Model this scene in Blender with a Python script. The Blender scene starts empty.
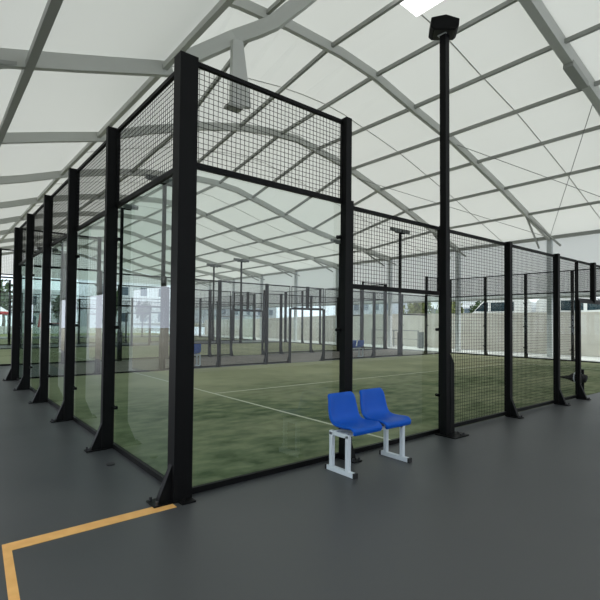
import bpy, bmesh, math, random
from mathutils import Vector, Matrix
random.seed(7)
PI = math.pi
sc = bpy.context.scene
C = sc.collection

# ------------------------------------------------------------------ materials
def mat(name, col, rough=.6, metal=0., spec=.5):
    m = bpy.data.materials.new(name); m.use_nodes = True
    b = m.node_tree.nodes['Principled BSDF']
    b.inputs['Base Color'].default_value = (*col, 1); b.inputs['Roughness'].default_value = rough
    b.inputs['Metallic'].default_value = metal; b.inputs['Specular IOR Level'].default_value = spec
    return m
def noise_mat(name, ca, cb, scale, rough=.8, detail=6, stretch=(1,1,1), cc=None, scale2=1., spec=.3, bump=0, lo=.35, hi=.65):
    m = mat(name, ca, rough, 0, spec); nt = m.node_tree; N = nt.nodes; L = nt.links; b = N['Principled BSDF']
    tc = N.new('ShaderNodeTexCoord'); mp = N.new('ShaderNodeMapping'); mp.inputs['Scale'].default_value = stretch
    no = N.new('ShaderNodeTexNoise'); no.inputs['Scale'].default_value = scale; no.inputs['Detail'].default_value = detail
    cr = N.new('ShaderNodeValToRGB'); cr.color_ramp.elements[0].position = lo; cr.color_ramp.elements[1].position = hi
    cr.color_ramp.elements[0].color = (*ca, 1); cr.color_ramp.elements[1].color = (*cb, 1)
    L.new(tc.outputs['Object'], mp.inputs[0]); L.new(mp.outputs[0], no.inputs['Vector']); L.new(no.outputs[0], cr.inputs[0])
    out = cr.outputs[0]
    if cc:
        n2 = N.new('ShaderNodeTexNoise'); n2.inputs['Scale'].default_value = scale2; n2.inputs['Detail'].default_value = 3
        L.new(tc.outputs['Object'], n2.inputs['Vector'])
        r2 = N.new('ShaderNodeValToRGB'); r2.color_ramp.elements[0].position = .42; r2.color_ramp.elements[1].position = .62
        mx = N.new('ShaderNodeMix'); mx.data_type = 'RGBA'
        L.new(n2.outputs[0], r2.inputs[0]); L.new(r2.outputs[0], mx.inputs[0]); L.new(out, mx.inputs[6]); mx.inputs[7].default_value = (*cc, 1)
        out = mx.outputs[2]
    L.new(out, b.inputs['Base Color'])
    if bump:
        bp = N.new('ShaderNodeBump'); bp.inputs['Strength'].default_value = bump; bp.inputs['Distance'].default_value = .01
        L.new(no.outputs[0], bp.inputs['Height']); L.new(bp.outputs[0], b.inputs['Normal'])
    return m
def glass_mat(name, tint, refl=1.0, ior=1.5):
    m = bpy.data.materials.new(name); m.use_nodes = True; nt = m.node_tree; N = nt.nodes; L = nt.links
    N.remove(N['Principled BSDF']); o = N['Material Output']
    t = N.new('ShaderNodeBsdfTransparent'); t.inputs[0].default_value = (*tint, 1)
    g = N.new('ShaderNodeBsdfGlossy'); g.inputs['Roughness'].default_value = .01; g.inputs[0].default_value = (refl, refl, refl, 1)
    f = N.new('ShaderNodeFresnel'); 
    ge = N.new('ShaderNodeNewGeometry'); mr = N.new('ShaderNodeMapRange'); mr.inputs[3].default_value = ior; mr.inputs[4].default_value = 1/ior
    L.new(ge.outputs['Backfacing'], mr.inputs[0]); L.new(mr.outputs[0], f.inputs[0])   # a thin pane reflects alike from both sides
    mx = N.new('ShaderNodeMixShader'); L.new(f.outputs[0], mx.inputs[0]); L.new(t.outputs[0], mx.inputs[1]); L.new(g.outputs[0], mx.inputs[2]); L.new(mx.outputs[0], o.inputs[0])
    return m
def fabric_mat(name, tcol, dcol, fac):
    m = bpy.data.materials.new(name); m.use_nodes = True; nt = m.node_tree; N = nt.nodes; L = nt.links
    N.remove(N['Principled BSDF']); o = N['Material Output']
    t = N.new('ShaderNodeBsdfTranslucent'); t.inputs[0].default_value = (*tcol, 1)
    d = N.new('ShaderNodeBsdfDiffuse'); d.inputs[0].default_value = (*dcol, 1)
    mx = N.new('ShaderNodeMixShader'); mx.inputs[0].default_value = fac
    L.new(d.outputs[0], mx.inputs[1]); L.new(t.outputs[0], mx.inputs[2]); L.new(mx.outputs[0], o.inputs[0])
    return m
M = {}
M['roof'] = fabric_mat('translucent roof fabric', (.585,.605,.575), (.65,.67,.63), .32)
M['side'] = fabric_mat('translucent wall fabric', (.80,.82,.82), (.66,.67,.66), .55)
M['seam'] = mat('fabric seam tape', (.42,.42,.40), .8)
M['rafter'] = mat('painted grey aluminium', (.45,.46,.435), .55)
M['purlin'] = mat('brushed grey aluminium tube', (.28,.29,.27), .5)
M['column'] = mat('pale aluminium column', (.50,.53,.55), .5)
M['colwhite'] = mat('white column sleeve', (.80,.82,.83), .5)
M['cable'] = mat('steel cable', (.18,.19,.18), .5, .4)
M['black'] = mat('black powder coated steel', (.004,.0042,.0045), .5, 0, .12)
M['wire'] = mat('black welded wire', (.006,.006,.006), .6, 0, .1)
M['bolt'] = mat('bolt steel', (.05,.05,.055), .4, .6)
M['glass'] = glass_mat('tempered court glass', (.86,.91,.885), .95, 1.6)
M['glassgreen'] = glass_mat('greenish end wall glass', (.68,.80,.76), .95, 1.7)
M['floor'] = noise_mat('dark grey rubber floor', (.036,.041,.045), (.048,.053,.057), 1.2, .45, 8, (1,1,1), (.062,.066,.068), .16, .5, .05)
M['turf'] = noise_mat('sanded green artificial turf', (.055,.092,.040), (.20,.235,.13), 2.6, .95, 8, (1,1.6,1), (.40,.405,.26), .45, .1, .4)
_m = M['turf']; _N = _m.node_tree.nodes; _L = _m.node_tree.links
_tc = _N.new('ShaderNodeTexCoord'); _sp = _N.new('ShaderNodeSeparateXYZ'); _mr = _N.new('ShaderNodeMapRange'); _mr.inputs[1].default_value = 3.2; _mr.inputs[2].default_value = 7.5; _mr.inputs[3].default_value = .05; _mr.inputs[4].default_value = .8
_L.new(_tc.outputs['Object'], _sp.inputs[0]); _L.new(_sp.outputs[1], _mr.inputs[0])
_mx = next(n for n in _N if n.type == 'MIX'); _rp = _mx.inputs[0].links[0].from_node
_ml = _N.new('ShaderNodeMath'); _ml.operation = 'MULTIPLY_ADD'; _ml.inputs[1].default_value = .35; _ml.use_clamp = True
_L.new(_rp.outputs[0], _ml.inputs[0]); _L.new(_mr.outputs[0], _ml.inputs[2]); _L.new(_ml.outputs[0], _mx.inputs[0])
M['aisle'] = noise_mat('brown grey floor with light painted in', (.20,.172,.15), (.25,.218,.195), 1.5, .6)  # same floor between the courts; its stronger light is put into this paler colour
M['line'] = mat('white court line', (.62,.62,.50), .9)
M['yellow'] = noise_mat('yellow floor tape', (.70,.38,.12), (.78,.45,.15), 9, .6)
M['strip'] = noise_mat('white painted concrete', (.72,.73,.72), (.82,.83,.82), 3, .8)
M['concrete'] = noise_mat('beige concrete wall', (.74,.70,.64), (.84,.80,.74), .9, .9, 8, (1,1,1.6))
M['blue'] = mat('blue moulded plastic', (.0,.088,.50), .5, 0, .25)
M['white'] = mat('white powder coated tube', (.66,.72,.77), .4)
M['cap'] = mat('black plastic cap', (.015,.015,.016), .5)
M['steelhead'] = mat('grey floodlight housing', (.13,.14,.14), .5, .2)
M['lens'] = mat('floodlight lens', (.55,.57,.56), .2)
M['net'] = noise_mat('black rolled netting', (.012,.012,.013), (.03,.03,.03), 40, .9)
M['vanwhite'] = mat('white car paint', (.80,.83,.86), .25)
M['vanglass'] = mat('dark car window', (.015,.04,.055), .08, 0, .8)
M['tyre'] = mat('tyre rubber', (.02,.02,.02), .8)
M['rim'] = mat('alloy wheel', (.4,.4,.42), .3, .7)
M['red'] = mat('red fabric', (.65,.04,.05), .7)
M['carred'] = mat('red car paint', (.55,.03,.03), .3)
M['bwall'] = mat('white rendered wall', (.78,.82,.88), .8)
M['bgrey'] = mat('grey rendered wall', (.42,.47,.52), .8)
M['window'] = mat('building window glass', (.10,.14,.18), .15)
M['leaf'] = noise_mat('dark green leaves', (.03,.07,.025), (.10,.16,.06), 3, .8)
M['leafpale'] = noise_mat('pale green leaves', (.12,.16,.07), (.26,.28,.12), 3, .8)
M['bark'] = mat('brown bark', (.10,.07,.05), .9)
M['ground'] = noise_mat('dry pale ground', (.30,.30,.25), (.40,.39,.33), .2, .95)
M['grass'] = noise_mat('outdoor grass', (.13,.17,.07), (.22,.25,.11), .5, .95)
M['rail'] = mat('galvanised railing', (.22,.24,.25), .5, .3)

# ------------------------------------------------------------------ helpers
class MB:
    def __init__(s): s.v = []; s.f = []
    def add(s, vs, fs):
        n = len(s.v); s.v += [tuple(v) for v in vs]; s.f += [tuple(n+i for i in f) for f in fs]; return s
    def box(s, x0, x1, y0, y1, z0, z1):
        return s.add([(x0,y0,z0),(x1,y0,z0),(x1,y1,z0),(x0,y1,z0),(x0,y0,z1),(x1,y0,z1),(x1,y1,z1),(x0,y1,z1)],
              [(0,3,2,1),(4,5,6,7),(0,1,5,4),(1,2,6,5),(2,3,7,6),(3,0,4,7)])
    def bar(s, a, b, w, h=None, up=(0,0,1), caps=True):
        a = Vector(a); b = Vector(b); h = h or w; d = (b-a).normalized(); u = Vector(up)
        if abs(d.dot(u)) > .99: u = Vector((0,1,0))
        r = d.cross(u).normalized(); u = r.cross(d).normalized(); vs = []
        for p in (a, b):
            for i, j in ((-1,-1),(1,-1),(1,1),(-1,1)): vs.append(p + r*(i*w/2) + u*(j*h/2))
        fs = [(0,1,5,4),(1,2,6,5),(2,3,7,6),(3,0,4,7)]
        if caps: fs += [(0,3,2,1),(4,5,6,7)]
        return s.add(vs, fs)
    def cyl(s, a, b, r, n=12, r2=None):
        a = Vector(a); b = Vector(b); r2 = r if r2 is None else r2; d = (b-a).normalized()
        u = Vector((0,0,1)) if abs(d.z) < .9 else Vector((1,0,0)); p = d.cross(u).normalized(); q = d.cross(p)
        vs = []
        for c, rr in ((a, r), (b, r2)):
            for k in range(n): t = 2*PI*k/n; vs.append(c + p*(rr*math.cos(t)) + q*(rr*math.sin(t)))
        return s.add(vs, [(k,(k+1)%n,n+(k+1)%n,n+k) for k in range(n)] + [tuple(range(n))[::-1], tuple(range(n,2*n))])
    def tube(s, pts, rads, n=8):
        pts = [Vector(p) for p in pts]
        if not hasattr(rads, '__len__'): rads = [rads]*len(pts)
        vs = []; fs = []
        for i, p in enumerate(pts):
            d = (pts[min(i+1,len(pts)-1)] - pts[max(i-1,0)]).normalized()
            u = Vector((0,0,1)) if abs(d.z) < .9 else Vector((1,0,0)); a = d.cross(u).normalized(); b = d.cross(a)
            for k in range(n): t = 2*PI*k/n; vs.append(p + a*(rads[i]*math.cos(t)) + b*(rads[i]*math.sin(t)))
        for i in range(len(pts)-1):
            for k in range(n): fs.append((i*n+k, i*n+(k+1)%n, (i+1)*n+(k+1)%n, (i+1)*n+k))
        fs += [tuple(range(n))[::-1], tuple(range((len(pts)-1)*n, len(pts)*n))]
        return s.add(vs, fs)
    def sweep(s, pts, w, h, axis=(0,1,0)):      # rectangular section along a polyline; axis = width direction
        pts = [Vector(p) for p in pts]; ax = Vector(axis).normalized(); vs = []; fs = []
        for i, p in enumerate(pts):
            d = (pts[min(i+1,len(pts)-1)] - pts[max(i-1,0)]).normalized(); u = d.cross(ax).normalized()
            if u.z < 0: u = -u
            for a, b in ((-1,-1),(1,-1),(1,1),(-1,1)): vs.append(p + ax*(a*w/2) + u*(b*h/2))
        for i in range(len(pts)-1):
            for k in range(4): fs.append((i*4+k, i*4+(k+1)%4, (i+1)*4+(k+1)%4, (i+1)*4+k))
        n = (len(pts)-1)*4; fs += [(3,2,1,0), (n,n+1,n+2,n+3)]
        return s.add(vs, fs)
    def prism(s, poly, a0, a1, plane='yz'):     # polygon in a plane, extruded along the third axis
        n = len(poly); vs = []
        for a in (a0, a1):
            for p, q in poly: vs.append((a,p,q) if plane == 'yz' else (p,a,q) if plane == 'xz' else (p,q,a))
        return s.add(vs, [(k,(k+1)%n,n+(k+1)%n,n+k) for k in range(n)] + [tuple(range(n))[::-1], tuple(range(n,2*n))])
    def mesh(s, name):
        me = bpy.data.meshes.new(name); me.from_pydata(s.v, [], s.f)
        bm = bmesh.new(); bm.from_mesh(me); bmesh.ops.recalc_face_normals(bm, faces=bm.faces); bm.to_mesh(me); bm.free()
        return me
    def build(s, name, m, parent=None, bevel=0, smooth=False):
        return link(name, s.mesh(name), m, parent, bevel, smooth)
def link(name, me, m, parent=None, bevel=0, smooth=False):
    if m and not me.materials: me.materials.append(m)
    o = bpy.data.objects.new(name, me); C.objects.link(o); o.parent = parent
    if bevel:
        b = o.modifiers.new('bevel', 'BEVEL'); b.width = bevel; b.segments = 2; b.limit_method = 'ANGLE'
    if smooth:
        for p in me.polygons: p.use_smooth = True
    return o
def tag(o, label=None, cat=None, group=None, kind=None):
    if label: o['label'] = label
    if cat: o['category'] = cat
    if group: o['group'] = group
    if kind: o['kind'] = kind
    return o
def thing(name, label, cat, loc=(0,0,0), rz=0, group=None):
    o = bpy.data.objects.new(name, None); C.objects.link(o); o.location = loc; o.rotation_euler = (0,0,rz); o.empty_display_size = .1
    return tag(o, label, cat, group)
def copy_tree(o, parent=None):
    c = o.copy(); C.objects.link(c); c.parent = parent
    for ch in list(o.children): copy_tree(ch, c)
    return c

# ------------------------------------------------------------------ ground
MB().box(-3.6, 24.2, -9.6, 46.5, -.2, 0).build('floor', M['floor'])['kind'] = 'structure'
g = MB().box(-60, 24.5, 46.5, 110, -.5, -.22).build('outdoor_ground', M['ground']); tag(g, kind='structure')
g = MB().box(3.5, 23.0, 47.5, 62, -.219, -.19).build('lawn', M['grass']); tag(g, 'strip of outdoor grass beyond the open far end of the tent', 'grass', kind='stuff')
g = MB().box(-60, -3.6, -30, 46.5, -.5, -.22).build('ground_left', M['ground']); tag(g, kind='structure')
g = MB().box(24.5, 90, -30, 120, .9, 1.2).build('upper_ground', M['ground']); tag(g, kind='structure')

# ------------------------------------------------------------------ tent: profile of the roof in each frame
P2 = [(-3.1,5.65),(-.93,6.25),(.33,6.62),(2.25,7.2),(2.6,9.0),(3.2,9.4),(4,9.5),(5.5,9.6),(7.5,9.6),(9,9.45),(11,9.0),(13.5,8.5),(14.9,8.1),(17.3,7.4),(22,5.87)]
P3 = [(-3.1,5.65),(-.4,6.5),(.8,6.85),(2.25,7.25),(3.5,7.8),(5.5,8.5),(7.3,8.95),(8.5,9.12),(9.9,9.2),(11.1,9.0),(12.6,8.75),(14.9,8.1),(17.3,7.4),(18.8,6.9),(22,5.87)]
P4 = [(-3.1,5.65),(-.4,6.5),(.8,6.85),(2.25,7.35),(4,7.8),(5.5,8.1),(7.9,8.32),(8.9,8.33),(10.1,8.2),(11.8,7.75),(13.4,7.3),(14.7,6.95),(17.5,6.45),(22,5.87)]
def zprof(P, x):
    for (a, za), (b, zb) in zip(P, P[1:]):
        if a <= x <= b: return za + (zb-za)*(x-a)/(b-a)
    return P[0][1] if x < P[0][0] else P[-1][1]
FY = [-9, -4, 1.0, 5.7, 10.7, 15.7, 20.7, 25.7, 30.7, 35.7, 40.7, 45.7]
def prof(i): return P2 if i <= 3 else P3 if i == 4 else P4
XS = sorted(set([-3.1,-1.6,-.45,-.0,1,2.25,2.6,3.2,4,4.8,5.5,6.2,7.1,8.05,9.05,10,11,12,13.1,14.2,15.1,16.2,17.3,18.4,19.6,20.8,22,22.16]))
# roof membrane: one bay after another; one rectangle left open in the bay nearest the camera
mb = MB(); T = .17
def rowz(i, x): return zprof(prof(i), x) + T
def roof_quad(xa, xb, ya, yb, i):
    def z(x, y):
        t = (y-FY[i])/(FY[i+1]-FY[i]); return rowz(i, x)*(1-t) + rowz(i+1, x)*t
    mb.add([(xa,ya,z(xa,ya)),(xb,ya,z(xb,ya)),(xb,yb,z(xb,yb)),(xa,yb,z(xa,yb))], [(0,1,2,3)])
for i in range(len(FY)-1):
    for xa, xb in zip(XS, XS[1:]):
        if i == 2 and 6.2 <= xa and xb <= 8.05:
            roof_quad(xa, xb, 3.4, 5.7, i); continue
        roof_quad(xa, xb, FY[i], FY[i+1], i)
o = mb.build('ceiling', M['roof']); tag(o, kind='structure')
for p in o.data.polygons: p.use_smooth = False
# side walls of fabric
def struct(name, mb_, m, parent=None):
    o = mb_.build(name, m, parent)
    if not parent: o['kind'] = 'structure'
    return o
o = struct('wall_right', MB().box(22.10, 22.13, -9, 45.7, 2.95, 6.035), M['side'])
struct('hem_pipe', MB().cyl((22.115,-9,2.95),(22.115,45.7,2.95), .05, 8), M['rafter'], o)
o = struct('wall_left', MB().box(-3.24, -3.21, -9, 45.7, 2.6, 5.75), M['side'])
struct('hem_pipe', MB().cyl((-3.225,-9,2.6),(-3.225,45.7,2.6), .05, 8), M['rafter'], o)
m_ = MB()
for xa, xb in zip(XS, XS[1:]): m_.add([(xa,-9.05,0),(xb,-9.05,0),(xb,-9.05,rowz(0,xb)),(xa,-9.05,rowz(0,xa))], [(0,1,2,3)])
struct('wall_front', m_, M['side'])
m_ = MB()
for xa, xb in zip(XS, XS[1:]): m_.add([(xa,45.8,5.7),(xb,45.8,5.7),(xb,45.8,max(5.72,rowz(11,xb))),(xa,45.8,max(5.72,rowz(11,xa)))], [(0,1,2,3)])
struct('wall_back', m_, M['side'])
# frames
names = ['far behind the viewer','just behind the viewer','nearest in view, above the near court corner','second from the viewer, crossing the near court',
 'third from the viewer, over the far side of the near court','fourth from the viewer','fifth from the viewer','sixth from the viewer','seventh from the viewer',
 'eighth from the viewer','ninth from the viewer','last, at the open far end']
for i, Y in enumerate(FY):
    if i < 1: continue
    P = prof(i)
    t = thing('roof_frame', 'grey aluminium tent frame with arched rafter, ' + names[i], 'roof frame', (0,0,0), 0, 'arched frames carrying the tent roof')
    if i == 3:
        # rafter broken at the joint left of the corner post
        MB().sweep([(x,Y,z) for x, z in P if x <= 2.3], .13, .30).build('rafter', M['rafter'], t)
        MB().sweep([(x,Y,z) for x, z in P if x >= 2.6], .13, .27).build('rafter', M['rafter'], t)
    else:
        MB().sweep([(x,Y,z) for x, z in P], .22 if i == 2 else .13, .42 if i == 2 else .27).build('rafter', M['rafter'], t)
    for x, s, zt in ((-3.1,-1,5.6),(22,1,5.8)):
        MB().box(x-.09, x+.09, Y-.11, Y+.11, 0, zt).build('column', M['column'], t)
        MB().box(x-.10, x+.10, Y-.12, Y+.12, .01, 2.1 if s > 0 else 5.0).build('column_sleeve', M['colwhite'], t)
        MB().box(x-.18, x+.18, Y-.18, Y+.18, 0, .03).build('base_plate', M['column'], t)
        xr = x - s*2.55
        MB().bar((xr,Y,zprof(P,xr)-.1), (x - s*.02, Y+.5, 5.45), .07).build('knee_brace', M['purlin'], t)
        MB().bar((xr,Y,zprof(P,xr)-.1), (x - s*.02, Y-.5, 5.45), .07).build('knee_brace', M['purlin'], t)
    if i == 2:
        MB().bar((11.5,1.0,8.66),(12.6,1.0,8.43),.26,.18).build('splice_plate', M['purlin'], t, .01)
# purlins
PX = [-1.6,-.5,2.08,4.8,7.1,9.05,11,13.1,15.1,17.3,19.6,21.95]
pn = ['along the left slope, leftmost in view','on the left slope, the wide dark one crossing the left beams','along the joint above the corner post','along the top of the roof, left of the crown',
 'along the top of the roof beside the bright opening','right of the roof crown','sixth in from the right eave','fifth in from the right eave','fourth in from the right eave','third in from the right eave',
 'second in from the right eave','along the right eave above the fabric wall']
for k, x in enumerate(PX):
    w, h, dz = (.14,.14,-.13) if k == 1 else (.09,.11,.03)
    if k == 2: w, h, dz = .11, .13, .02
    if k == 11: w, h, dz = .14, .16, 0
    pts = [(x, Y, zprof(prof(i), x)+dz) for i, Y in enumerate(FY)]
    if x == 7.1: pass
    o = MB().sweep(pts, w, h, (1,0,0)).build('roof_purlin', M['purlin'] if k != 2 else M['rafter'])
    tag(o, 'long grey aluminium purlin ' + pn[k], 'purlin', 'purlins under the tent roof')
# mid-bay seams of the membrane
for i in range(2, 7):
    Y = (FY[i]+FY[i+1])/2 - .1
    pts = [(x, Y, (rowz(i,x)+rowz(i+1,x))/2 - .02) for x in XS if x >= (8.05 if i == 2 else 2.25)]
    o = MB().sweep(pts, .03, .015).build('trim_%d' % (i-1), M['seam']); tag(o, kind='structure')
# bracing cables
cab = [((13.5,5.7,8.42),(22,1.0,5.9),'thin steel bracing cable running down to the right below the roof'),
       ((22,5.7,5.9),(13.5,1.0,8.42),'thin steel bracing cable rising steeply from the second right column'),
       ((13.5,10.7,8.3),(22,5.7,5.9),'thin steel bracing cable between second and third tent frames')]
for a, b, l in cab:
    tag(MB().cyl(a, b, .012, 6).build('bracing_cable', M['cable']), l, 'cable', 'steel cables bracing the tent')
# bent beam from the joint up to the ridge and the hanger below it
t = thing('bent_roof_beam', 'thick grey bent steel beam rising right from above the corner post', 'roof beam', (2.4,5.62,7.3))
T0 = Vector((2.4,5.62,7.3))
B = [(2.40,5.62,7.32),(2.65,5.56,7.56),(3.58,5.2,8.21),(4.02,4.85,8.42),(4.27,4.6,8.56),(4.71,4.2,9.01),(5.05,3.95,9.38)]
MB().sweep([Vector(p)-T0 for p in B], .14, .34, (.55,.83,0)).build('beam', M['rafter'], t)
t = thing('roof_hanger', 'grey tapered steel plate hanging below the bent roof beam', 'bracket', (3.6,5.1,6.5))
m_ = MB(); Z = Vector((3.6,5.1,6.5))
d = Vector((.54,0,.0))
vs = [Vector(p)-Z for p in [(3.42,5.04,6.52),(3.95,5.04,6.62),(3.70,5.04,8.12),(3.44,5.04,8.06),(3.42,5.16,6.52),(3.95,5.16,6.62),(3.70,5.16,8.12),(3.44,5.16,8.06)]]
m_.add(vs, [(0,1,2,3),(7,6,5,4),(0,4,5,1),(1,5,6,2),(2,6,7,3),(3,7,4,0)])
m_.build('plate', M['rafter'], t)
MB().box(-.28,.1,-.12,.12,-.03,.03).build('foot_plate', M['purlin'], t)

# outside the right wall: strip, retaining wall
tag(MB().box(20.95, 24.18, -9, 45.7, .0, .02).build('concrete_strip', M['strip']), 'white concrete strip along the foot of the right wall', 'strip')
o = MB().prism([(-20,0),(46,0),(46,1.8),(38,1.84),(20.5,2.26),(4,2.27),(-20,2.35)], 24.2, 24.5).build('retaining_wall', M['concrete']); tag(o, 'long beige concrete retaining wall behind the right tent columns', 'wall')
t = thing('handrail', 'low grey metal handrail in front of the beige wall', 'railing', (22.6,13.9,.02))
for y in (0, 1.95, 3.9): MB().box(-.025,.025,y-.025,y+.025,0,1.1).build('post', M['rail'], t)
MB().cyl((0,-.05,1.1),(0,3.95,1.1),.025,8).build('top_rail', M['rail'], t)
MB().cyl((0,0,.55),(0,3.9,.55),.015,8).build('mid_rail', M['rail'], t)
tag(MB().box(22.4,22.46,13.35,13.7,.02,1.05).build('notice_board', M['rail'], None, .01), 'small grey upright board at the near end of the handrail', 'board')

# ------------------------------------------------------------------ courts
cache = {}
def wire_mesh(w, h, fine=True):
    k = ('wire', round(w,3), round(h,3))
    if k in cache: return cache[k]
    m_ = MB(); r = .0040; s = .05
    n = int(round(w/s))
    for i in range(1, n): x = w*i/n; m_.bar((x,0,0),(x,0,h), r, caps=False)
    n = int(round(h/s))
    for i in range(1, n): z = h*i/n; m_.bar((0,-.004,z),(w,-.004,z), r, caps=False)
    cache[k] = m_.mesh('wire_mesh'); return cache[k]
def put(me, name, m, parent, loc=(0,0,0)):
    o = link(name, me, m, parent); o.location = loc; return o
def mesh_panel(parent, x0, x1, z0, z1):
    w = x1-x0-.08; h = z1-z0; k = ('frame', round(w,3), round(h,3))
    if k not in cache:
        m_ = MB(); q = .04
        m_.box(0,w,-.02,.02,0,q+.015); m_.box(0,w,-.02,.02,h-q,h); m_.box(0,.012,-.02,.02,q,h-q); m_.box(w-.012,w,-.02,.02,q,h-q)
        cache[k] = m_.mesh('mesh_panel')
    o = put(cache[k], 'mesh_panel', M['black'], parent, (x0+.04, -.02, z0))
    put(wire_mesh(w, h), 'wire_mesh', M['wire'], o)
def glass_pane(parent, x0, x1, z1, gm='glass'):
    w = x1-x0-.01; k = (gm, round(w,3), z1)
    if k not in cache: cache[k] = MB().add([(0,0,.05),(w,0,.05),(w,0,z1),(0,0,z1)], [(0,1,2,3)]).mesh('glass_pane')
    o = put(cache[k], 'glass_pane', M[gm], parent, (x0+.005, .004, 0))
def post(parent, x, h, d=.12, w=.08, gusset=True, clamps=(), yb=-.01):
    k = ('post', h, d, w, gusset, yb)
    if k not in cache:
        m_ = MB(); m_.box(-w/2,w/2,-d+yb+.01,yb,0,h); d0 = d; d = d-yb-.01
        cache[k] = m_.mesh('post')
        g_ = MB()
        if gusset:
            g_.prism([(-d,.0),(-d-.12,.0),(-d-.11,.05),(-d-.015,.28),(-d,.32)], -.03, .03)
        cache[k+('g',)] = g_.mesh('gusset') if gusset else None
        b_ = MB(); b_.box(-w/2-.02,w/2+.02,-d-.18,-d+.06,.0,.014); cache[k+('b',)] = b_.mesh('base_plate')
        c_ = MB()
        for xx in (-w/2,w/2): c_.cyl((xx,-d-.15,.014),(xx,-d-.15,.045),.013,8)
        cache[k+('c',)] = c_.mesh('anchor_bolts')
    o = put(cache[k], 'post', M['black'], parent, (x,0,0))
    if gusset:
        put(cache[k+('g',)], 'gusset', M['black'], o)
        put(cache[k+('b',)], 'base_plate', M['black'], o)
        put(cache[k+('c',)], 'anchor_bolts', M['bolt'], o)
    for side, zz in clamps:
        if 'clamp' not in cache:
            cache['clamp'] = MB().cyl((0,-.035,0),(0,.02,0),.022,12).box(-.05,.05,-.03,-.008,-.012,.012).mesh('glass_clamp')
        put(cache['clamp'], 'glass_clamp', M['black'], o, (side*(w/2+.02),0,zz))
    return o
def back_run(label, loc, rz, green=False):
    t = thing('court_end_wall', label, 'court wall', loc, rz, 'glass and mesh walls closing the court ends')
    for k in range(6):
        x = 2*k
        if k == 0: x = -.03
        if k == 5: x = 10.03
        corner = k in (0,5)
        o = post(t, x, 4.0, .15 if not corner else .185, .08 if not corner else .14, True, [] if corner else [(1,.5),(-1,.5),(1,1.5),(-1,1.5),(1,2.6),(-1,2.6)], .04 if corner else -.01)
        if corner:
            sgn = -1 if k == 0 else 1
            xa, xb = sorted((sgn*.07, sgn*.17)); bp = MB().box(xa,xb,-.10,.03,0,.014).cyl((sgn*.13,-.06,.014),(sgn*.13,-.06,.04),.013,8).build('base_plate', M['black'], o)
    for k in range(5):
        glass_pane(t, 2*k, 2*k+2, 3.0, 'glassgreen' if green else 'glass'); mesh_panel(t, 2*k, 2*k+2, 3.0, 4.0)
    MB().box(0,10,-.02,.02,0,.055).build('base_rail', M['black'], t)
    return t
def side_run(label, loc, rz, light_posts=True):
    t = thing('court_side_wall', label, 'court wall', loc, rz, 'glass and mesh walls along the court sides')
    zz = [(1,.5),(-1,.5),(1,1.5),(-1,1.5)]
    for x, h, cl in ((2,4.02,zz+[(-1,2.6)]),(4,3.02,[(-1,.55),(-1,1.5)]),(6,3.02,[]),(8,3.02,[]),(12,3.02,[]),(14,3.02,[]),(16,3.02,[(1,.5),(1,1.5)]),(18,4.02,zz+[(1,2.6)])):
        if x in (4,16): post(t, x, h, .05, .06, False, cl)
        else: post(t, x, h, .10, .09, True, cl)
    for x in (2.07, 17.93): MB().box(x-.025,x+.025,-.09,-.01,0,3.04).build('stiffener_post', M['black'], t)
    MB().box(9.95,10.05,-.10,-.01,2.10,3.02).build('hanging_post', M['black'], t)
    for x in (9.12, 10.88): post(t, x, 2.12, .09, .07, True)
    MB().box(9.09,10.91,-.07,-.01,2.08,2.14).build('door_lintel', M['black'], t)
    for a, b, z in ((0,2,3.0),(2,4,2.0),(16,18,2.0),(18,20,3.0)): glass_pane(t, a, b, z)
    for a, b, z0, z1 in ((0,2,3,4),(2,4,2,3),(16,18,2,3),(18,20,3,4),(4,6,0.03,3),(6,8,0.03,3),(12,14,0.03,3),(14,16,0.03,3),(8,9.12,0.03,3),(10.88,12,0.03,3),(9.12,10,2.12,3),(10,10.88,2.12,3)):
        mesh_panel(t, a, b, z0, z1)
    MB().box(0,4,-.02,.02,0,.055).box(16,20,-.02,.02,0,.055).build('base_rail', M['black'], t)
    return t
def court(y0, nm, first):
    o = MB().box(.02,19.98,y0+.02,y0+9.98,0,.012).build('turf', M['turf']); tag(o, 'green artificial turf with pale sand inside the %s court' % nm, 'turf', kind='stuff')
    lm = MB()
    for x in (3.05, 16.95): lm.box(x-.025,x+.025,y0+.02,y0+9.98,.0125,.0145)
    lm.box(3.08,16.92,y0+4.975,y0+5.025,.0125,.0145)
    tag(lm.build('court_lines', M['line']), 'pale painted lines on the turf of the %s court' % nm, 'court lines')
    a = 'court'
    if first:
        b = back_run('black framed glass and mesh end wall facing the left aisle, nearest court', (0,y0+10,0), -PI/2, True)
        e = back_run('black framed far end wall of the nearest court, beside the beige wall', (20,y0,0), PI/2)
        s = side_run('black framed glass and mesh side wall behind the two blue seats', (0,y0,0), 0)
        f = side_run('black framed far side wall of the nearest court, seen through its glass', (20,y0+10,0), PI)
        return [b,e,s,f]
    out = []
    for src, l in zip(proto, ('end wall on the left aisle','end wall towards the beige wall','side wall facing the viewer','side wall away from the viewer')):
        c = copy_tree(src); c.location = (src.location.x, src.location.y + y0, 0); c['label'] = 'black framed %s of the %s court' % (l, nm); out.append(c)
    return out
proto = court(0, 'nearest', True)
court(14.5, 'middle', False)
court(29.0, 'farthest', False)

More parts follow.
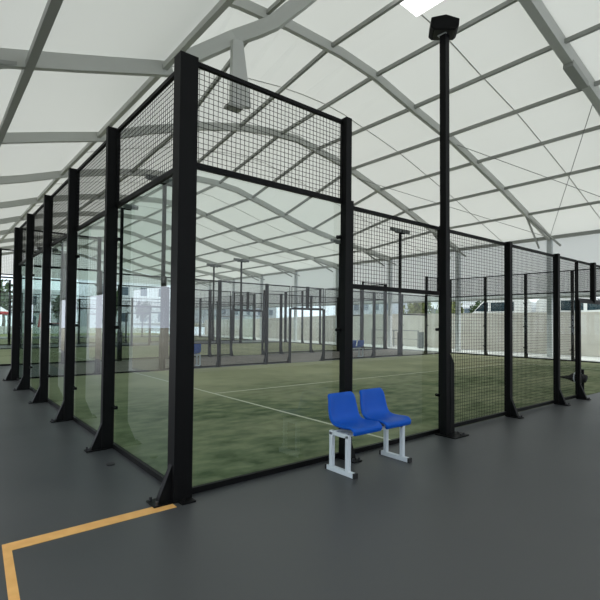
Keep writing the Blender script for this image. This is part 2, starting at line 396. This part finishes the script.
# light poles
def pole_double(x, y, label):
    t = thing('floodlight_pole', label, 'light pole', (x,y,0), 0, 'floodlight poles with twin lamp heads')
    MB().box(-.05,.05,-.05,.05,0,6.0).build('mast', M['black'], t)
    MB().box(-.075,.075,-.075,.075,0,1.15).build('base_sleeve', M['black'], t)
    MB().box(-.35,.35,-.03,.03,5.98,6.04).build('cross_arm', M['black'], t)
    for s in (-1,1):
        h = MB().box(-.27,.27,-.17,.17,-.08,.08).build('floodlight', M['steelhead'], t, .02); h.location = (s*.32,0,6.13); h.rotation_euler = (.35,0,0)
        MB().box(-.24,.24,-.14,.14,-.086,-.081).build('lens', M['lens'], h)
    return t
for x, y, l in ((4,10.17,'black floodlight pole on the far side of the nearest court, left end'),(16,10.17,'black floodlight pole on the far side of the nearest court, right end'),
    (4,14.33,'black floodlight pole on the near side of the middle court, left end'),(16,14.33,'black floodlight pole on the near side of the middle court, right end'),
    (16,24.67,'black floodlight pole on the far side of the middle court'),(16,28.83,'black floodlight pole on the near side of the farthest court'),
    (4,24.67,'black floodlight pole far left behind the middle court'),(4,28.83,'black floodlight pole far left before the farthest court')):
    pole_double(x, y, l)
t = thing('floodlight_pole', 'tall black floodlight pole right of the blue seats with one boxy lamp', 'light pole', (3.93,-.15,0))
t.rotation_euler = (0,-.008,0)
MB().box(-.05,.05,-.05,.05,0,5.76).build('mast', M['black'], t, .006)
MB().prism([(.045,0),(.15,0),(.15,1.02),(.05,1.16),(.045,1.16)], -.055, .055, 'xz').build('base_sleeve', M['black'], t)
MB().box(-.10,.26,-.22,.10,0,.014).build('base_plate', M['black'], t)
for p in ((.2,-.17),(.12,-.17),(.2,-.08)): MB().cyl((*p,.014),(*p,.04),.014,8).build('anchor_bolt', M['bolt'], t)
MB().box(-.07,.07,-.07,.07,5.75,5.78).build('head_bracket', M['column'], t)
h = MB().prism([(-.20,.0),(-.15,-.04),(.15,-.04),(.19,.0),(.19,.11),(.0,.17),(-.20,.13)], -.14, .14, 'xz').build('floodlight', M['black'], t, .01); h.location = (-.02,0,5.80); h.rotation_euler = (0,.10,-.85)
MB().box(-.14,.14,-.12,.12,-.046,-.041).build('lens', M['cap'], h)

# ------------------------------------------------------------------ twin seats
def bucket(name, parent, cx):
    lift_ = lambda z: z + (.042 if z < .45 else .042*max(0,1-(z-.45)/.35))
    prof_ = [(-.195,.375),(-.205,.405),(-.208,.43),(-.195,.447),(-.16,.453),(-.08,.448),(.0,.442),(.08,.446),(.13,.465),(.165,.51),(.185,.58),(.20,.67),(.213,.76),(.222,.795),(.235,.805),(.245,.79)]
    wid = [.44,.45,.455,.46,.462,.462,.462,.46,.455,.45,.445,.425,.405,.395,.385,.38]
    n = 10; vs = []; fs = []
    for i, ((y, z), w) in enumerate(zip(prof_, wid)):
        a = prof_[max(i-1,0)]; b = prof_[min(i+1,len(prof_)-1)]; d = Vector((0,b[0]-a[0],b[1]-a[1])).normalized(); nrm = Vector((0,-d.z,d.y))
        for k in range(n+1):
            u = -1+2*k/n; lift = .03*abs(u)**4 if 3 < i < 13 else 0
            p = Vector((cx+u*w*.485, y, lift_(z))) + nrm*lift
            vs.append(p)
    for i in range(len(prof_)-1):
        for k in range(n): fs.append((i*(n+1)+k, i*(n+1)+k+1, (i+1)*(n+1)+k+1, (i+1)*(n+1)+k))
    o = MB().add(vs, fs).build(name, M['blue'], parent, 0, True)
    s = o.modifiers.new('s','SOLIDIFY'); s.thickness = .038; s.offset = -1
    q = o.modifiers.new('q','SUBSURF'); q.levels = 2; q.render_levels = 2
    return o
def twin_seat(label, loc, rz=0):
    t = thing('twin_seat', label, 'seat', loc, rz, 'twin blue seats beside the courts')
    for x in (-.42,.47):
        lf = MB().bar((x,-.195,.025),(x,.20,.025),.05).bar((x,-.10,.05),(x,-.10,.415),.045,.045,(0,1,0)).bar((x,.14,.05),(x,.14,.415),.045,.045,(0,1,0)).bar((x,-.125,.405),(x,.165,.405),.045).build('leg_frame', M['white'], t, .004)
        for y in (-.205,.21): MB().box(x-.027,x+.027,y-.012,y+.012,-.0,.052).build('end_cap', M['cap'], lf)
    for y in (-.05,.09): MB().box(-.42,.47,y-.02,y+.02,.388,.430).build('seat_rail', M['white'], t)
    bucket('seat_shell', t, -.215); bucket('seat_shell', t, .290)
    return t
ts = twin_seat('pair of blue plastic bucket seats on white frame before the glass', (2.00,-.43,0))
c = copy_tree(ts); c.location = (5.15,10.75,0); c.rotation_euler = (0,0,PI); c['label'] = 'pair of blue seats beyond the court just right of the corner post'
c = copy_tree(ts); c.location = (13.4,10.7,0); c.rotation_euler = (0,0,PI); c['label'] = 'pair of blue seats beyond the court right of the glass post'

# yellow tape
m_ = MB().box(-1.37,-.15,-.205,-.078,.0,.003).prism([(-1.395,-.078),(-1.342,-.078),(-1.455,-1.9),(-1.512,-1.9)], 0, .0029, 'xy')
tag(m_.build('floor_tape', M['yellow']), 'yellow L-shaped tape line on the dark floor by the corner post', 'floor marking')
o = MB().box(1.5,19.9,10.3,14.15,0,.004).build('trim_9', M['aisle']); o['kind'] = 'structure'  # added sheet over the floor; paints the aisle as more brightly lit
tag(MB().cyl((-.24,1.31,0),(-.24,1.31,.012),.045,16).build('floor_drain', M['cap']), 'small black round cap on the floor of the left aisle', 'floor cap')

# net bundle by the doorway
t = thing('rolled_net', 'dark rolled up court net with white straps inside the doorway', 'net', (10,.12,.014))
MB().cyl((0,.05,0),(0,.05,.55),.03,10).build('net_post', M['black'], t)
MB().tube([(0,-.02,.33),(0,.12,.36),(.0,.26,.34),(.0,.34,.33),(0,.5,.33),(0,.62,.32)], [.09,.11,.10,.05,.02,.01], 10).build('net_roll', M['net'], t, 0, True)
for y in (.08,.20): MB().tube([(0+.118*math.cos(a),y,345e-3+.118*math.sin(a)) for a in [k*2*PI/16 for k in range(17)]], .012, 6).build('strap', M['white'], t)

# ------------------------------------------------------------------ outdoors
def van(label, loc, flip=1):
    t = thing('van', label, 'van', loc, 0, 'white vans parked above the beige wall')
    s = flip
    body = [(-2.3,.35),(2.2,.35),(2.45,.5),(2.45,.95),(1.75,1.25),(1.05,2.0),(.7,2.12),(-2.1,2.12),(-2.35,1.9),(-2.4,.6)]
    MB().prism([(s*a,b) for a,b in body], -.95, .95).build('body', M['vanwhite'], t, .04)
    for nm, poly in (('windscreen_side',[(1.60,1.33),(.95,1.92),(.62,1.92),(.62,1.30)]),('side_window',[(.42,1.30),(.42,1.92),(-.85,1.92),(-.85,1.30)]),('rear_window',[(-1.0,1.30),(-1.0,1.92),(-1.22,1.92),(-1.22,1.30)])):
        MB().prism([(s*a,b) for a,b in poly], -.965, -.952).build(nm, M['vanglass'], t)
    MB().prism([(s*1.82,1.24),(s*1.12,2.0),(s*1.10,1.98),(s*1.80,1.22)], -.8, .8).build('windscreen', M['vanglass'], t)
    for y in (1.55,-1.5):
        for x in (-.86,.86):
            w = MB().cyl((x-.1,s*y,.34),(x+.1,s*y,.34),.34,20).build('wheel', M['tyre'], t)
            MB().cyl((x-.105,s*y,.34),(x+.105,s*y,.34),.19,16).build('hub', M['rim'], w)
    return t
van('white van with swept windscreen to the left, above the beige wall', (29.9,12.0,1.2), 1)
van('white van parked right of the other, windscreen to the right', (29.9,7.0,1.2), -1)

def box_building(label, x0, x1, y0, y1, z0, h, m, rows, cols, face='-y', roof=True):
    t = thing('building', label, 'building', ((x0+x1)/2,(y0+y1)/2,z0))
    w = (x1-x0)/2; d = (y1-y0)/2
    MB().box(-w,w,-d,d,0,h).build('wall', m, t)
    MB().box(-w-.2,w+.2,-d-.2,d+.2,h,h+.3).build('parapet', m, t)
    for r in range(rows):
        for c_ in range(cols):
            zc = h*(r+.55)/rows
            if face == '-y':
                xc = -w + 2*w*(c_+.5)/cols; b = MB().box(xc-.55,xc+.55,-d-.06,-d+.02,zc-.7,zc+.7)
            else:
                yc = -d + 2*d*(c_+.5)/cols; b = MB().box(-w-.06,-w+.02,yc-.6,yc+.6,zc-.7,zc+.7)
            b.build('window', M['window'], t)
    return t
box_building('white rendered building beyond the open far end of the tent', 18.5, 31, 72, 82, -.22, 8.6, M['bwall'], 2, 4)
box_building('low pale building behind the left posts, beyond the far end', 9.5, 15.5, 76, 84, -.22, 6.2, M['bwall'], 2, 3)
box_building('pale grey warehouse far beyond the right end of the tent', 46, 66, 88, 98, 1.2, 5, M['bgrey'], 1, 6)
box_building('distant bluish block seen over the beige wall', 62, 72, 48, 58, 1.2, 4.5, M['bgrey'], 2, 4, '-x')
box_building('distant pale block seen over the beige wall, further right', 62, 70, 32, 44, 1.2, 3.8, M['bwall'], 1, 4, '-x')
tag(MB().box(3.5,23,62,62.3,-.22,.75).build('garden_wall', M['bwall']), 'low white garden wall beyond the far lawn', 'wall')

def tree(label, x, y, z0, h, r, m, n=420, col=False, group=None):
    t = thing('tree', label, 'tree', (x,y,z0), 0, group)
    th = h*.45
    MB().tube([(0,0,0),(.05*r,0,th*.5),(0,.05*r,th),(0,0,h*.75)], [.09*r+.04,.07*r+.03,.05*r+.02,.02], 8).build('trunk', M['bark'], t, 0, True)
    rnd = random.Random(int(x*31+y*17)); lv = MB()
    blobs = [(rnd.uniform(-.5,.5)*r, rnd.uniform(-.5,.5)*r, h*(.5+.4*rnd.random()), r*rnd.uniform(.45,.7)) for _ in range(9)]
    for k in range(n):
        bx, by, bz, br = rnd.choice(blobs)
        v = Vector((rnd.gauss(0,1),rnd.gauss(0,1),rnd.gauss(0,1))).normalized()*br*rnd.uniform(.6,1.0)
        if col: v.x *= .6; v.y *= .6; v.z *= 1.3
        p = Vector((bx*(.5 if col else 1),by*(.5 if col else 1),bz)) + v; s = .16*r**.5*rnd.uniform(.7,1.4)
        a = Vector((rnd.gauss(0,1),rnd.gauss(0,1),rnd.gauss(0,1))).normalized(); b = a.cross(Vector((rnd.gauss(0,1),rnd.gauss(0,1),rnd.gauss(0,1)))).normalized()
        lv.add([p-a*s*1.5, p-b*s*.7, p+a*s*1.5, p+b*s*.7], [(0,1,2,3)])
    lv.build('crown', m, t)
G = 'trees outside the tent'
tree('dark tree in front of the white building beyond the far end', 19.6, 66, -.22, 6.2, 1.5, M['leaf'], 500, True, G)
tree('grey green tree left of the white building beyond the far end', 13.0, 66, -.22, 5.0, 2.0, M['leaf'], 600, False, G)
tree('small dark tree at the right corner of the white building', 24.0, 66, -.22, 4.6, 1.3, M['leaf'], 400, False, G)
tree('pale olive tree seen over the beige wall through the clear glass', 40, 26.3, 1.2, 2.9, 1.6, M['leafpale'], 500, False, G)
tree('yellow green bushy tree seen over the beige wall', 40, 22.6, 1.2, 2.6, 1.5, M['leafpale'], 500, False, G)
tree('dark tree seen over the beige wall left of the vans', 42, 20.0, 1.2, 2.8, 1.3, M['leaf'], 400, False, G)
tree('dark tree seen over the beige wall at the far right', 42, 7.0, 1.2, 3.2, 1.8, M['leaf'], 500, False, G)
tree('tall green tree at the far left behind the red awning', 6.5, 74, -.22, 7, 2.6, M['leaf'], 600, False, G)
tree('green tree at the left edge beyond the white canopy', 1.5, 76, -.22, 6.5, 2.8, M['leaf'], 600, False, G)

t = thing('canopy_tent', 'white and red striped canopy tent at the far left', 'canopy', (3.8,60,-.19))
MB().add([(-1.6,-1.6,2.7),(1.6,-1.6,2.7),(1.6,1.6,2.7),(-1.6,1.6,2.7),(0,0,3.9)],[(0,1,4),(1,2,4),(2,3,4),(3,0,4),(3,2,1,0)]).build('canopy', M['bwall'], t)
MB().box(-1.62,1.62,-1.62,1.62,2.35,2.69).build('valance', M['red'], t)
for a in (-1.5,1.5):
    for b in (-1.5,1.5): MB().cyl((a,b,0),(a,b,2.4),.05,8).build('leg', M['rail'], t)
t = thing('parasol', 'closed red parasol beyond the far end wall glass', 'parasol', (8.6,58,-.19))
MB().cyl((0,0,0),(0,0,2.8),.04,8).build('pole', M['rail'], t); MB().cyl((0,0,.9),(0,0,2.7),.30,12,.08).build('canopy', M['red'], t)
MB().cyl((0,0,0),(0,0,.08),.35,16).build('base', M['rail'], t)
t = thing('car', 'red car parked beyond the far end of the tent', 'car', (11.3,64,-.22))
bd = [(-2,.3),(2,.3),(2.1,.75),(1.2,.9),(.6,1.4),(-1.2,1.42),(-1.9,.95),(-2.1,.8)]
MB().prism([(a,b) for a,b in bd], -.85, .85, 'xz').build('body', M['carred'], t, .04)
MB().prism([(1.0,.92),(.55,1.33),(-1.1,1.35),(-1.6,.95)], -.865, -.853, 'xz').build('side_window', M['vanglass'], t)
for a in (-1.3,1.3):
    for b in (-.78,.78): MB().cyl((a,b-.09,.31),(a,b+.09,.31),.31,16).build('wheel', M['tyre'], t)

# ------------------------------------------------------------------ light
w = bpy.data.worlds.new('sky'); sc.world = w; w.use_nodes = True
nt = w.node_tree; bg = nt.nodes['Background']
tc = nt.nodes.new('ShaderNodeTexCoord'); sx = nt.nodes.new('ShaderNodeSeparateXYZ'); cr = nt.nodes.new('ShaderNodeValToRGB')
nt.links.new(tc.outputs['Generated'], sx.inputs[0]); nt.links.new(sx.outputs[2], cr.inputs[0]); nt.links.new(cr.outputs[0], bg.inputs[0])
cr.color_ramp.elements[0].position = 0; cr.color_ramp.elements[0].color = (.80,.88,1,1); cr.color_ramp.elements[1].position = .6; cr.color_ramp.elements[1].color = (1,1,.99,1)
bg.inputs[1].default_value = 2.2
sun = bpy.data.lights.new('sun', 'SUN'); sun.energy = 1.8; sun.angle = math.radians(50); sun.color = (1,.99,.96)
so = bpy.data.objects.new('sun', sun); C.objects.link(so); so.rotation_euler = Vector((-.85,-.15,-1)).to_track_quat('-Z','Y').to_euler(); so.location = (30,5,30)

# ------------------------------------------------------------------ camera
yaw, pitch, roll, f = .8922, .024, .0103, 454.36
fw = Vector((math.cos(yaw)*math.cos(pitch), math.sin(yaw)*math.cos(pitch), math.sin(pitch))); r0 = Vector((math.sin(yaw), -math.cos(yaw), 0)); u0 = r0.cross(fw)
r = r0*math.cos(roll) + u0*math.sin(roll); u = -r0*math.sin(roll) + u0*math.cos(roll)
cam = bpy.data.cameras.new('camera'); co = bpy.data.objects.new('camera', cam); C.objects.link(co)
mw = Matrix((r, u, -fw)).transposed().to_4x4(); mw.translation = Vector((-1.8279,-3.8695,1.5826)); co.matrix_world = mw
cam.sensor_width = 36; cam.lens = 36*f/600; cam.shift_x = (300-295.7)/600; cam.shift_y = (311.5-300)/600
cam.clip_end = 500; sc.camera = co
vs_ = sc.view_settings; vs_.view_transform = 'Standard'; vs_.look = 'None'; vs_.gamma = 1; vs_.use_curve_mapping = False; vs_.exposure = 0
sc.cycles.max_bounces = 10; sc.cycles.transparent_max_bounces = 24; sc.cycles.diffuse_bounces = 5; sc.cycles.use_denoising = True
